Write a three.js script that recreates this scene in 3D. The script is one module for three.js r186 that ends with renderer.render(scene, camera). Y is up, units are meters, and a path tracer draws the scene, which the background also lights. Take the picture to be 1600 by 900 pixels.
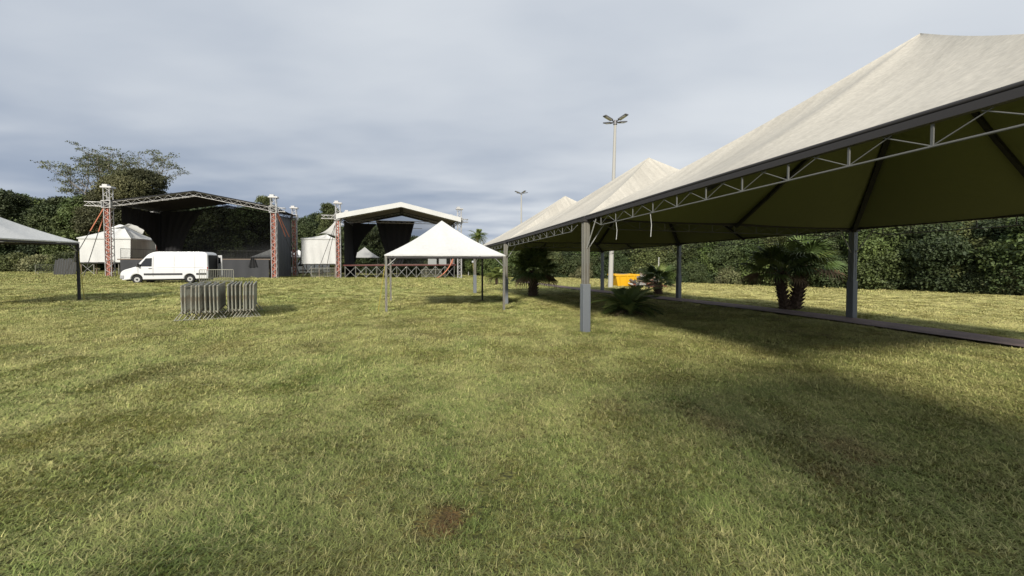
import * as THREE from 'three';
import { mergeGeometries } from 'three/addons/utils/BufferGeometryUtils.js';
import { RoundedBoxGeometry } from 'three/addons/geometries/RoundedBoxGeometry.js';

// ---------------------------------------------------------------- camera, sky, sun, exposure
const scene = new THREE.Scene();
const camera = new THREE.PerspectiveCamera(73.74, 16 / 9, 0.05, 3000);
camera.position.set(0, 1.7, 0);
camera.lookAt(0, 1.7 - Math.tan(0.027), -1);
camera.setViewOffset(1600, 900, 0, 27, 1600, 900);
const renderer = new THREE.WebGLRenderer({ antialias: true });
renderer.toneMapping = THREE.LinearToneMapping;
renderer.toneMappingExposure = 1.62;
renderer.shadowMap.enabled = true;
const sun = new THREE.DirectionalLight(new THREE.Color(1, 0.945, 0.85), 3.0);
const SUN = new THREE.Vector3(-0.36, 1, 1.69).normalize();
sun.position.copy(SUN).multiplyScalar(80).add(new THREE.Vector3(0, 0, -20));
sun.target.position.set(0, 0, -20);
sun.castShadow = true; sun.shadow.radius = 13; sun.shadow.mapSize.set(4096, 4096);
Object.assign(sun.shadow.camera, { left: -70, right: 70, top: 70, bottom: -70, near: 1, far: 220 });
scene.add(sun, sun.target);

// ---------------------------------------------------------------- noise and helpers
function rng(seed) { let a = seed >>> 0; return () => { a = (a + 0x6d2b79f5) | 0; let t = Math.imul(a ^ (a >>> 15), 1 | a); t = (t + Math.imul(t ^ (t >>> 7), 61 | t)) ^ t; return ((t ^ (t >>> 14)) >>> 0) / 4294967296; }; }
const hash = (x, y) => { let h = Math.imul(x, 374761393) ^ Math.imul(y, 668265263); h = Math.imul(h ^ (h >>> 13), 1274126177); return ((h ^ (h >>> 16)) >>> 0) / 4294967296; };
function vn(x, y) { const i = Math.floor(x), j = Math.floor(y), u = x - i, v = y - j, a = u * u * (3 - 2 * u), b = v * v * (3 - 2 * v); const p = hash(i, j), q = hash(i + 1, j), r = hash(i, j + 1), s = hash(i + 1, j + 1); return p + (q - p) * a + (r - p) * b + (p - q - r + s) * a * b; }
function fbm(x, y, o = 4) { let s = 0, a = 0.5, n = 0; for (let k = 0; k < o; k++) { s += a * vn(x, y); n += a; a *= 0.5; x = x * 2.03 + 17.3; y = y * 2.03 + 9.1; } return s / n; }
const ss = (a, b, x) => { const t = Math.min(1, Math.max(0, (x - a) / (b - a))); return t * t * (3 - 2 * t); };
const mixc = (a, b, t) => [a[0] + (b[0] - a[0]) * t, a[1] + (b[1] - a[1]) * t, a[2] + (b[2] - a[2]) * t];

// sky: air and broken stratus, computed for every direction
{
  const W = 2048, H = 1024, d = new Float32Array(W * H * 4);
  for (let j = 0; j < H; j++) {
    const el = ((j + 0.5) / H - 0.5) * Math.PI, sy = Math.sin(el), cy = Math.cos(el);
    for (let i = 0; i < W; i++) {
      const az = ((i + 0.5) / W - 0.5) * 2 * Math.PI, x = Math.cos(az) * cy, z = Math.sin(az) * cy;
      const k = 1 / (Math.max(sy, 0) + 0.10), px = x * k, pz = z * k;
      const big = fbm(px * 0.55 + 3.1, pz * 0.55 + 7.7, 4), mid = fbm(px * 1.1 + 0.35 * big + 31, pz * 2.1 + 11, 5), fine = fbm(px * 2.2 + 5, pz * 5.5 + mid * 2.5, 5);
      const low = 1 - ss(0.02, 0.34, sy);
      let t = 0.72 + 1.15 * (big - 0.5) + (0.34 + 0.6 * low) * (mid - 0.5) + (0.14 + 0.3 * low) * (fine - 0.5) - 0.42 * low - 0.34 * ss(0.0, 0.9, -x);
      t = ss(-0.15, 1.1, t);
      let c = mixc([0.235, 0.285, 0.37], [0.535, 0.565, 0.60], t);
      const s = Math.max(0, x * SUN.x + sy * SUN.y + z * SUN.z), gl = 0.25 * s * s * s;
      c = mixc(c, [0.95, 0.92, 0.85], gl);
      const o = (j * W + i) * 4; d[o] = c[0]; d[o + 1] = c[1]; d[o + 2] = c[2]; d[o + 3] = 1;
    }
  }
  const t = new THREE.DataTexture(d, W, H, THREE.RGBAFormat, THREE.FloatType);
  t.mapping = THREE.EquirectangularReflectionMapping; t.magFilter = THREE.LinearFilter; t.minFilter = THREE.LinearFilter; t.wrapS = THREE.RepeatWrapping; t.needsUpdate = true;
  scene.background = t; scene.environment = t; scene.backgroundIntensity = 0.83; scene.environmentIntensity = 0.83;
}

const TH = 15.5 * Math.PI / 180, CX = Math.cos(TH), CF = Math.sin(TH);      // the fairground's grid is turned by TH: across = (CX, CF), away = (-CF, CX) in (x, forward)
const V = (x, y, f) => new THREE.Vector3(x, y, -f);
const sp = (x) => (x > 12 ? x : Math.log1p(Math.exp(x)));
function ground(x, f) {
  const u = 2 * sp((f + (x < 0 ? 0.76 : -0.5) * x - 9) / 2), w = 2 * sp((x - 10) / 2);
  let y = -1.0 * (1 - Math.exp(-u / 28)) - 1.1 * (1 - Math.exp(-w / 22));
  const far = Math.hypot(x, f); if (far > 75) y *= Math.max(0.3, 1 - (far - 75) / 300);
  return y;
}
const at = (px, f) => [(px - 800) / 600 * f, f];                             // where a bearing in the photograph meets depth f, on the ground plan
const used = {};
function numbered(name) { const n = used[name] = (used[name] ?? -1) + 1; return n ? name + '_' + String(n).padStart(3, '0') : name; }
function tag(o, label, category, group, kind) { o.userData = { ...o.userData, label, category }; if (group) o.userData.group = group; if (kind) o.userData.kind = kind; return o; }
function mesh(name, geo, mat, parent) {
  const g = Array.isArray(geo) ? (geo.length > 1 ? mergeGeometries(geo) : geo[0]) : geo;
  const m = new THREE.Mesh(g, mat); m.name = parent === scene ? numbered(name) : name; m.castShadow = m.receiveShadow = true; parent.add(m); return m;
}
function thing(name, label, category, pos, turn = 0, group) { const o = new THREE.Group(); o.name = numbered(name); if (pos) o.position.copy(pos); o.rotation.y = turn; tag(o, label, category, group); scene.add(o); return o; }
const v3 = (a) => (a.isVector3 ? a : new THREE.Vector3(...a));
const UPV = new THREE.Vector3(0, 1, 0);
function orient(g, a, b) { // geometry whose length runs along +y, centred, onto the segment a-b
  const d = b.clone().sub(a), q = new THREE.Quaternion().setFromUnitVectors(UPV, d.clone().normalize());
  g.applyQuaternion(q); const m = a.clone().add(b).multiplyScalar(0.5); g.translate(m.x, m.y, m.z); return g;
}
function rod(a, b, r0, r1 = r0, seg = 6) { a = v3(a); b = v3(b); return orient(new THREE.CylinderGeometry(r1, r0, a.distanceTo(b), seg, 1), a, b); }
function beam(a, b, w, h) { // square bar, w across, h in height
  a = v3(a); b = v3(b); const L = a.distanceTo(b), g = new THREE.BoxGeometry(w, h, L), m = new THREE.Matrix4().lookAt(a, b, Math.abs(b.y - a.y) > 0.99 * L ? new THREE.Vector3(1, 0, 0) : UPV);
  g.applyMatrix4(m); const c = a.clone().add(b).multiplyScalar(0.5); g.translate(c.x, c.y, c.z); return g;
}
const box = (w, h, d, x, y, z) => { const g = new THREE.BoxGeometry(w, h, d); g.translate(x, y, z); return g; };
function quadGrid(fn, nu, nv) { // a sheet from a function of (u, v) to [x, y, z, s, t]
  const p = [], uv = [], ix = [];
  for (let j = 0; j <= nv; j++) for (let i = 0; i <= nu; i++) { const q = fn(i / nu, j / nv); p.push(q[0], q[1], q[2]); uv.push(q[3] ?? i / nu, q[4] ?? j / nv); }
  for (let j = 0; j < nv; j++) for (let i = 0; i < nu; i++) { const a = j * (nu + 1) + i, b = a + 1, c = a + nu + 1, e = c + 1; ix.push(a, b, e, a, e, c); }
  const g = new THREE.BufferGeometry(); g.setAttribute('position', new THREE.Float32BufferAttribute(p, 3)); g.setAttribute('uv', new THREE.Float32BufferAttribute(uv, 2)); g.setIndex(ix); g.computeVertexNormals(); return g;
}
function truss(a, b, w, bays, r, up = UPV) { // box truss: four chords and zigzag webs
  a = v3(a); b = v3(b); const d = b.clone().sub(a), n = d.clone().normalize(), s = new THREE.Vector3().crossVectors(n, up).normalize(), t = new THREE.Vector3().crossVectors(s, n);
  const c = [[1, 1], [1, -1], [-1, -1], [-1, 1]].map(([i, j]) => s.clone().multiplyScalar(i * w / 2).add(t.clone().multiplyScalar(j * w / 2)));
  const out = c.map((o) => rod(a.clone().add(o), b.clone().add(o), r, r, 5));
  for (let k = 0; k < bays; k++) for (let q = 0; q < 4; q++) {
    const p0 = a.clone().addScaledVector(d, k / bays).add(c[(q + k) % 2 ? q : (q + 1) % 4]), p1 = a.clone().addScaledVector(d, (k + 1) / bays).add(c[(q + k) % 2 ? (q + 1) % 4 : q]);
    out.push(rod(p0, p1, r * 0.62, r * 0.62, 4));
  }
  return out;
}
const ORD = ['first', 'second', 'third', 'fourth', 'fifth', 'sixth', 'seventh', 'eighth', 'ninth', 'tenth', 'eleventh', 'twelfth', 'thirteenth', 'fourteenth', 'fifteenth', 'sixteenth', 'seventeenth', 'eighteenth', 'nineteenth', 'twentieth', 'twenty-first', 'twenty-second', 'twenty-third', 'twenty-fourth'];

// ---------------------------------------------------------------- materials
function tex(n, fn, srgb = true) {
  const d = new Uint8Array(n * n * 4);
  for (let j = 0; j < n; j++) for (let i = 0; i < n; i++) { const c = fn(i / n, j / n), o = (j * n + i) * 4; d[o] = c[0] * 255; d[o + 1] = c[1] * 255; d[o + 2] = c[2] * 255; d[o + 3] = 255; }
  const t = new THREE.DataTexture(d, n, n); t.wrapS = t.wrapT = THREE.RepeatWrapping; t.magFilter = THREE.LinearFilter; t.minFilter = THREE.LinearMipmapLinearFilter; t.generateMipmaps = true; if (srgb) t.colorSpace = THREE.SRGBColorSpace; t.needsUpdate = true; return t;
}
function tfbm(u, v, f, o = 4) { // tiling fbm
  const w = (x) => x * x * (3 - 2 * x), a = w(u), b = w(v), n = (x, y) => fbm(x * f, y * f, o);
  return (n(u, v) * (1 - a) + n(u - 1, v) * a) * (1 - b) + (n(u, v - 1) * (1 - a) + n(u - 1, v - 1) * a) * b;
}
const lin = (r, g, b) => new THREE.Color().setRGB(r, g, b);
const std = (c, rough = 0.8, metal = 0, more = {}) => new THREE.MeshStandardMaterial({ color: c, roughness: rough, metalness: metal, side: THREE.DoubleSide, ...more });
const fabricMap = tex(1024, (u, v) => {
  const blot = tfbm(u, v, 5, 5), streak = fbm(u * 90, v * 5 + 3, 4), fine = fbm(u * 260, v * 260, 2), rust = ss(0.70, 0.82, tfbm(u, v, 9, 4) * 0.75 + streak * 0.25);
  const k = 0.88 + 0.22 * (blot - 0.5) + 0.10 * (streak - 0.5) + 0.10 * (fine - 0.5);
  return mixc([k, k * 0.985, k * 0.955], [0.70, 0.58, 0.47], 0.5 * rust).map((x) => Math.min(1, x));
});
const cleanMap = tex(512, (u, v) => { const k = 0.94 + 0.10 * (tfbm(u, v, 6, 5) - 0.5) + 0.06 * (fbm(u * 160, v * 160, 2) - 0.5); return [k, k, k * 0.985].map((x) => Math.min(1, x)); });
const fabricBump = tex(1024, (u, v) => { const w = 0.6 * tfbm(u, v, 14, 4) + 0.25 * fbm(u * 40, v * 40, 3) + 0.15 * fbm(u * 150, v * 150, 2); return [w, w, w]; }, false);
const M = {
  fabric: std(lin(0.62, 0.60, 0.55), 0.75, 0, { map: fabricMap, bumpMap: fabricBump, bumpScale: 0.03 }),
  clean: std(lin(0.68, 0.68, 0.68), 0.7, 0, { map: cleanMap, bumpMap: fabricBump, bumpScale: 0.02 }),
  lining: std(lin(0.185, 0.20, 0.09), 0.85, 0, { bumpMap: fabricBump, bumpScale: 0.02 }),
  darkSteel: std(lin(0.032, 0.029, 0.029), 0.6, 0),
  blackSteel: std(lin(0.02, 0.02, 0.021), 0.6, 0.2),
  paleSteel: std(lin(0.42, 0.42, 0.40), 0.5, 0.35),
  webSteel: std(lin(0.16, 0.16, 0.15), 0.55, 0.3),
  greyPaint: std(lin(0.17, 0.185, 0.20), 0.6, 0.1),
  alu: std(lin(0.50, 0.49, 0.475), 0.4, 0.3),
  redSteel: std(lin(0.50, 0.19, 0.135), 0.6, 0),
  strap: std(lin(0.55, 0.20, 0.11), 0.8), yellowStrap: std(lin(0.36, 0.30, 0.06), 0.8),
  black: std(lin(0.012, 0.012, 0.013), 0.9), skirt: std(lin(0.045, 0.046, 0.05), 0.9, 0, { bumpMap: fabricBump, bumpScale: 0.05 }),
  greyNet: std(lin(0.10, 0.105, 0.11), 0.9, 0, { bumpMap: fabricBump, bumpScale: 0.05 }),
  net: std(lin(0.008, 0.009, 0.010), 0.95, 0, { transparent: true, opacity: 0.82, depthWrite: false }),
  wood: std(lin(0.20, 0.15, 0.11), 0.85), redWood: std(lin(0.12, 0.035, 0.03), 0.8), panel: std(lin(0.05, 0.049, 0.045), 0.85),
  van: new THREE.MeshPhysicalMaterial({ color: lin(0.68, 0.68, 0.68), roughness: 0.35, clearcoat: 0.6, clearcoatRoughness: 0.12, side: THREE.DoubleSide }),
  plastic: std(lin(0.03, 0.03, 0.032), 0.6), rubber: std(lin(0.018, 0.018, 0.018), 0.9), glass: std(lin(0.02, 0.022, 0.025), 0.08), lampGlass: std(lin(0.7, 0.7, 0.7), 0.15), redLens: std(lin(0.35, 0.02, 0.02), 0.25),
  yellow: std(lin(0.75, 0.42, 0.015), 0.5), concrete: std(lin(0.40, 0.39, 0.36), 0.9), lampHead: std(lin(0.16, 0.16, 0.17), 0.5, 0.3),
  bark: std(lin(0.095, 0.075, 0.055), 0.95), paleBark: std(lin(0.26, 0.23, 0.19), 0.95), palmBark: std(lin(0.085, 0.055, 0.038), 0.95),
};
const galvMap = tex(512, (u, v) => { const s = fbm(u * 14, v * 3, 4), r = ss(0.52, 0.72, fbm(u * 9 + 4, v * 7, 4)), k = 0.62 + 0.35 * (s - 0.5); return mixc([k, k, k * 0.96], [0.45, 0.38, 0.31], 0.65 * r); });
M.galv = std(lin(0.60, 0.59, 0.56), 0.55, 0.25, { map: galvMap });

// ---------------------------------------------------------------- ground
const RED = [[-0.47, 2.47, 0.13], [-0.40, 2.50, 0.09], [3.03, 3.37, 0.22], [2.55, 2.95, 0.22], [2.1, 4.0, 0.25], [1.15, 4.4, 0.3], [0.1, 3.9, 0.3], [-0.55, 2.36, 0.07]];
const REDK = [1, 1, 0.6, 0.35, 0.4, 0.3, 0.22, 0.8];
function soil(x, f) { let s = 0; for (let k = 0; k < RED.length; k++) { const [a, b, r] = RED[k], dd = Math.hypot(x - a, (f - b) * 0.8) / r; if (dd < 2.2) s = Math.max(s, REDK[k] * ss(1.5, 0.4, dd + 0.9 * (fbm(x * 14 + k, f * 14, 3) - 0.5))); } return s; }
const pathX = (f) => 10.36 - (f - 11.68) * 0.277;                              // the line of the right-hand posts
function turf(x, f) { // colour of the grass itself at a place: green sward, straw, brown thatch
  const n1 = fbm(x * 0.22 + 5, f * 0.22 + 2, 4), n2 = fbm(x * 0.9 + 40, f * 1.1 + 8, 4), n3 = fbm(x * 3.4 + 1, f * 3.4 + 70, 3), row = fbm((x * CX + f * CF) * 1.0, (f * CX - x * CF) * 0.07 + 20, 3);
  let dry = 0.57 + 0.45 * (n1 - 0.5) + 0.45 * (n2 - 0.5) + 0.5 * (n3 - 0.5) + 0.55 * (row - 0.5) + 0.10 * ss(4, 9, f) - 0.16 * ss(-1.5, 2, x) * ss(7, 4, f);
  if (x > pathX(f)) dry += 0.35 * ss(0, 6, x - pathX(f)) + 0.2 * (n1 - 0.5);
  dry = Math.min(1, Math.max(0, dry));
  let c = mixc([0.150, 0.212, 0.042], [0.385, 0.350, 0.125], dry);
  c = mixc(c, [0.13, 0.085, 0.045], 0.30 * ss(0.60, 0.80, fbm(x * 0.75 + 90, f * 0.9 + 33, 4)));
  return c;
}
{
  const xs = [], fs = [], steps = (arr, a, b, s) => { for (let q = a; q < b - 1e-6; q += s) arr.push(q); };
  for (const [a, b, s] of [[-900, -200, 100], [-200, -80, 15], [-80, -30, 2.5], [-30, -8, 0.8], [-8, 8, 0.2], [8, 30, 0.6], [30, 80, 2.5], [80, 200, 15], [200, 901, 100]]) steps(xs, a, b, s);
  for (const [a, b, s] of [[-200, -20, 30], [-20, 0, 2], [0, 12, 0.2], [12, 40, 0.6], [40, 100, 2.5], [100, 200, 20], [200, 1201, 100]]) steps(fs, a, b, s);
  const p = [], uv = [], col = [], ix = [], nx = xs.length;
  for (const f of fs) for (const x of xs) {
    p.push(x, ground(x, f) + 0.035 * (fbm(x * 0.8, f * 0.8, 3) - 0.5), -f); uv.push(x / 2.6, f / 2.6);
    let c = turf(x, f);
    c = [c[0] * 0.86, c[1] * 0.80, c[2] * 0.84];                                  // thatch and earth between the blades
    c = mixc(c, [0.20, 0.075, 0.040], soil(x, f)); col.push(...c);
  }
  for (let j = 0; j < fs.length - 1; j++) for (let i = 0; i < nx - 1; i++) { const a = j * nx + i, b = a + 1, c = a + nx, e = c + 1; ix.push(a, b, e, a, e, c); }
  const g = new THREE.BufferGeometry(); g.setAttribute('position', new THREE.Float32BufferAttribute(p, 3)); g.setAttribute('uv', new THREE.Float32BufferAttribute(uv, 2)); g.setAttribute('color', new THREE.Float32BufferAttribute(col, 3)); g.setIndex(ix); g.computeVertexNormals();
  const grain = tex(1024, (u, v) => { const a = fbm(u * 150, v * 150, 3), b = fbm(u * 60 + 7, v * 60, 3), c = tfbm(u, v, 12, 4), k = 0.80 + 0.55 * (a - 0.5) + 0.35 * (b - 0.5) + 0.28 * (c - 0.5); return [Math.min(1, k * 1.02), Math.min(1, k), Math.min(1, k * 0.92)].map((q) => Math.max(0, q)); });
  const rough = tex(1024, (u, v) => { const w = 0.5 * fbm(u * 130, v * 130, 3) + 0.35 * fbm(u * 50 + 3, v * 50, 3) + 0.15 * tfbm(u, v, 10, 3); return [w, w, w]; }, false);
  const m = mesh('lawn', g, new THREE.MeshStandardMaterial({ vertexColors: true, map: grain, bumpMap: rough, bumpScale: 0.05, roughness: 0.95 }), scene);
  tag(m, 'mown yellow green lawn of the fairground', 'lawn', null, 'structure');
}
{ // footpath beside the right-hand posts
  const pts = []; for (let f = -6; f <= 46; f += 0.5) pts.push(f);
  const n = pts.length - 1, g = quadGrid((u, v) => { const f = pts[Math.round(v * n)], e = 0.10 * (fbm(f * 1.7 + u * 9, u * 5, 3) - 0.5), x = pathX(f) - 1.35 + u * 1.35 + e; return [x, ground(x, f) + 0.055, -f, x / 2, f / 2]; }, 6, n);
  const pm = tex(512, (u, v) => { const a = fbm(u * 120, v * 120, 3), b = tfbm(u, v, 6, 4), k = 0.42 + 0.22 * (a - 0.5) + 0.25 * (b - 0.5); return [k * 1.05, k * 0.93, k * 0.9]; });
  tag(mesh('footpath', g, std(lin(0.75, 0.68, 0.66), 0.95, 0, { map: pm, bumpMap: pm, bumpScale: 0.01 }), scene), 'narrow brown grey footpath running beside the dark tent posts', 'path', null, 'structure');
}
// grass blades, as far as they can be told apart
function tuftGeo(seed, blades, h, spread, wide) {
  const r = rng(seed), p = [], ix = [], nrm = [];
  for (let k = 0; k < blades; k++) {
    const a = r() * 6.283, rad = spread * Math.sqrt(r()), bx = Math.cos(a) * rad, bz = Math.sin(a) * rad, d = r() * 6.283, L = h * (0.55 + 0.7 * r()), lean = 0.35 + 0.95 * r(), w = wide * (0.7 + 0.6 * r()), dx = Math.cos(d), dz = Math.sin(d), b = p.length / 3;
    for (let s = 0; s <= 2; s++) { const t = s / 2, y = L * t * (1 - 0.35 * t * lean), o = L * lean * t * t * 0.9 + L * 0.25 * t, ww = w * (1 - t * 0.85); p.push(bx + dx * o - dz * ww, y, bz + dz * o + dx * ww, bx + dx * o + dz * ww, y, bz + dz * o - dx * ww); const q = 0.6 + t; for (let e = 0; e < 2; e++) nrm.push(-dx * q * 0.6, 1, -dz * q * 0.6); }
    ix.push(b, b + 1, b + 3, b, b + 3, b + 2, b + 2, b + 3, b + 5, b + 2, b + 5, b + 4);
  }
  const g = new THREE.BufferGeometry(); g.setAttribute('position', new THREE.Float32BufferAttribute(p, 3)); g.setIndex(ix); g.computeVertexNormals(); return g;
}
const grassMat = std(lin(1, 1, 1), 0.75);
function scatter(name, label, f0, f1, density, geo, seed, smin, smax, a0, a1) { // thins out over a0 at its near edge and a1 at its far edge
  const r = rng(seed), list = [];
  const area = 1.55 * (f1 * f1 - f0 * f0) + 4 * (f1 - f0), n = Math.round(area * density);
  for (let k = 0; k < n; k++) {
    const f = Math.sqrt(f0 * f0 + r() * (f1 * f1 - f0 * f0)), x = (2 * r() - 1) * (1.5 * f + 1.2), q = r(), s = smin + (smax - smin) * r(), a = r() * 6.283, tint = r(), e = pathX(f);
    if (q < soil(x, f) * 0.85 || (x > e - 1.42 && x < e + 0.03)) continue;
    if (r() > Math.min(a0 ? (f - f0) / a0 : 1, a1 ? (f1 - f) / a1 : 1)) continue;
    if (vn(x * 5 + 3, f * 5) * 0.6 + vn(x * 13, f * 13) * 0.4 < 0.22 + 0.2 * (q - 0.5)) continue;
    list.push([x, f, s, a, tint]);
  }
  const m = new THREE.InstancedMesh(geo, grassMat, list.length), M4 = new THREE.Matrix4(), Q = new THREE.Quaternion(), E = new THREE.Euler(), c = new THREE.Color();
  list.forEach(([x, f, s, a, tint], k) => {
    E.set((vn(x * 2, f * 2) - 0.5) * 0.7, a, (vn(x * 2 + 50, f * 2) - 0.5) * 0.7); Q.setFromEuler(E); M4.compose(V(x, ground(x, f) + 0.035 * (fbm(x * 0.8, f * 0.8, 3) - 0.5) - 0.004, f), Q, new THREE.Vector3(s, s * (0.75 + 0.5 * tint), s)); m.setMatrixAt(k, M4);
    let t = turf(x, f); t = mixc(t, tint > 0.8 ? [0.42, 0.37, 0.16] : [0.12, 0.20, 0.035], tint > 0.8 ? 0.55 : 0.25 * (tint / 0.8)); t = mixc(t, [0.17, 0.085, 0.04], 0.6 * soil(x, f)); const b = 0.62 + 0.8 * ((tint * 7.13) % 1); c.setRGB(t[0] * b, t[1] * b, t[2] * b); m.setColorAt(k, c);
  });
  m.name = numbered(name); m.castShadow = m.receiveShadow = true; tag(m, label, 'grass', null, 'stuff'); scene.add(m);
}
scatter('grass', 'short coarse grass blades of the lawn in the foreground', 1.2, 8, 2300, tuftGeo(1, 10, 0.029, 0.024, 0.0031), 11, 0.65, 1.35, 0, 4);
scatter('grass', 'short grass of the lawn in the middle distance', 4, 17, 640, tuftGeo(2, 12, 0.034, 0.05, 0.0042), 12, 0.75, 1.35, 4, 6);
scatter('grass', 'grass of the lawn around the stacked barriers and tents', 11, 36, 85, tuftGeo(3, 18, 0.045, 0.13, 0.009), 13, 0.8, 1.4, 6, 10);
scatter('grass', 'grass of the far lawn before the stages and the woods', 26, 68, 12, tuftGeo(4, 26, 0.06, 0.36, 0.02), 14, 0.8, 1.4, 10, 0);

// ---------------------------------------------------------------- large white tents
const FABW = 9;
function faceSheet(a, b, apex, drop, sag, inset, nu = 28, nv = 22) { // one roof face: eave a-b up to the apex, hanging between its ribs
  const c = a.clone().add(b).multiplyScalar(0.5), L = a.distanceTo(b), S = c.distanceTo(apex);
  return quadGrid((u, v) => {
    const e = a.clone().lerp(b, u), q = e.lerp(apex, v), rib = Math.abs(Math.sin(2 * Math.PI * u));
    q.y -= drop + sag * Math.pow(rib, 0.8) * Math.pow(Math.sin(Math.PI * Math.min(1, v * 0.9 + 0.06)), 0.8) * (1 - 0.5 * v) + 0.10 * Math.sin(Math.PI * v);
    if (inset) { q.x += (apex.x - q.x) * inset; q.z += (apex.z - q.z) * inset; }
    return [q.x, q.y, q.z, (u - 0.5) * L * (1 - v) / FABW + 0.31, v * S / FABW];
  }, nu, nv);
}
function bigTent(label, corners, apexRise, sides, posts, opt = {}) { // corners near-left, near-right, far-right, far-left as [x, f, eave height]
  const C = corners.map(([x, f, h]) => V(x, ground(x, f) + h, f)), mid = C.reduce((s, c) => s.add(c), new THREE.Vector3()).multiplyScalar(0.25);
  const base = new THREE.Vector3(mid.x, ground(mid.x, -mid.z), mid.z), t = thing('event_tent', label, 'tent', base, 0, 'large white tents in a row');
  const K = C.map((c) => c.clone().sub(base)), apex = mid.clone().sub(base); apex.y += apexRise;
  const In = (p, d) => { const q = apex.clone().sub(p); q.y = 0; return p.clone().addScaledVector(q.normalize(), d); };
  const E = K.map((c) => { const q = In(c, 0.05); q.y += 0.03; return q; });
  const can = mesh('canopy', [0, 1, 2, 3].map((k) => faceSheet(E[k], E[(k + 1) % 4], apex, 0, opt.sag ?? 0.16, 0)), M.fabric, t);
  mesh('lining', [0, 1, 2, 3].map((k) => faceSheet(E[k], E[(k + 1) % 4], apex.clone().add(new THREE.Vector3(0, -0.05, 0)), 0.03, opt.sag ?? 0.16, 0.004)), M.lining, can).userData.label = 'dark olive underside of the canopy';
  // ribs under the cloth
  for (let k = 0; k < 4; k++) {
    const n = E[(k + 1) % 4], m2 = E[k].clone().add(n).multiplyScalar(0.5);
    for (const [p, w] of [[E[k], 0.10], [m2, 0.07]]) {
      const pts = [0, 0.25, 0.5, 0.75, 0.98].map((v) => { const q = p.clone().lerp(apex, v); q.y -= 0.13 + 0.10 * Math.sin(Math.PI * v); return q; });
      mesh('rafter', pts.slice(1).map((q, i) => beam(pts[i], q, w, w)), M.blackSteel, t);
    }
  }
  for (const k of sides) { // eave beam with a light lattice below
    const a = K[k], b = K[(k + 1) % 4], d = b.clone().sub(a), L = d.length(), n = d.clone().normalize(), P = (s, y) => a.clone().addScaledVector(n, s).add(new THREE.Vector3(0, y, 0));
    const tr = new THREE.Group(); tr.name = 'eave_truss'; t.add(tr);
    mesh('eave_beam', beam(P(-0.05, -0.04), P(L + 0.05, -0.04), 0.07, 0.07), M.darkSteel, tr);
    mesh('edge_tube', rod(P(0, 0.022), P(L, 0.022), 0.024, 0.024, 8), M.darkSteel, tr);
    const N = 10, s0 = 0.75, s1 = L - 0.75, st = (s1 - s0) / N;
    mesh('lower_chord', [rod(P(s0 - 0.35, -0.14), P(s0, -0.27), 0.010), rod(P(s0, -0.27), P(s1, -0.27), 0.0125), rod(P(s1, -0.27), P(s1 + 0.35, -0.14), 0.0125)], M.webSteel, tr);
    for (let i = 0; i <= N; i++) {
      const s = s0 + i * st; mesh('web_post', beam(P(s, -0.265), P(s, -0.085), 0.022, 0.012), M.webSteel, tr);
      if (i < N) mesh('web_bar', rod(P(s, -0.265), P(s + st * 0.55, -0.085), 0.006, 0.006, 5), M.webSteel, tr);
      if (i < N) mesh('web_bar', rod(P(s + st, -0.265), P(s + st * 0.45, -0.085), 0.006, 0.006, 5), M.webSteel, tr);
    }
  }
  for (const k of posts) {
    const c = K[k], [x, f] = corners[k], gy = ground(x, f) - base.y, dark = k === 1 || k === 2, po = new THREE.Group(); po.name = 'post'; t.add(po);
    const top = c.y - 0.11, w = 0.16, shaft = [[-1, -1], [1, -1], [1, 1], [-1, 1]].map(([i, j]) => { const g = new RoundedBoxGeometry(w / 2 - 0.003, top - gy + 0.1, w / 2 - 0.003, 1, 0.012); g.rotateY(TH); g.translate(c.x + (i * CX + j * CF) * w / 4, (top + gy - 0.1) / 2, c.z + (j * CX - i * CF) * w / 4); return g; });
    mesh('shaft', shaft, dark ? M.greyPaint : M.galv, po);
    const sl = new RoundedBoxGeometry(w + 0.035, 1.22, w + 0.035, 1, 0.015); sl.rotateY(TH); sl.translate(c.x, gy + 0.56, c.z); mesh('sleeve', sl, M.greyPaint, po);
    const pl = new THREE.BoxGeometry(w + 0.06, 0.05, w + 0.06); pl.rotateY(TH); pl.translate(c.x, top + 0.02, c.z); mesh('head_plate', pl, M.darkSteel, po);
    for (const j of [(k + 1) % 4, (k + 3) % 4]) { const n = K[j].clone().sub(c).normalize(); mesh('knee_brace', rod(c.clone().addScaledVector(n, 0.08).add(new THREE.Vector3(0, -0.75, 0)), c.clone().addScaledVector(n, 0.52).add(new THREE.Vector3(0, -0.11, 0)), 0.014), M.paleSteel, t); }
  }
  for (const [k, s, len] of opt.ropes ?? []) { const a = K[k].clone().lerp(K[(k + 1) % 4], s); a.y -= 0.27; mesh('hanging_strap', [rod(a, a.clone().add(new THREE.Vector3(0.02, -len * 0.5, 0.01)), 0.007), rod(a.clone().add(new THREE.Vector3(0.02, -len * 0.5, 0.01)), a.clone().add(new THREE.Vector3(0.0, -len, 0.03)), 0.007)], M.paleSteel, t); }
  return t;
}
const TW = 8.9, TD = 7.7, P1 = [1.78, 9.3], gp = (c, a, o = P1) => [o[0] + CX * c - CF * a, o[1] + CF * c + CX * a];
const cor = (c, a, h) => [...gp(c, a), h];
bigTent('nearest large white tent, its dirty roof and dark eave filling the upper right', [cor(0, -TD, 2.95), cor(TW, -TD, 2.95), cor(TW, 0, 2.78), cor(0, 0, 2.78)], 2.85, [0, 1, 2, 3], [0, 1, 2, 3], { ropes: [[3, 0.33, 0.42], [3, 0.18, 0.38]] });
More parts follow.
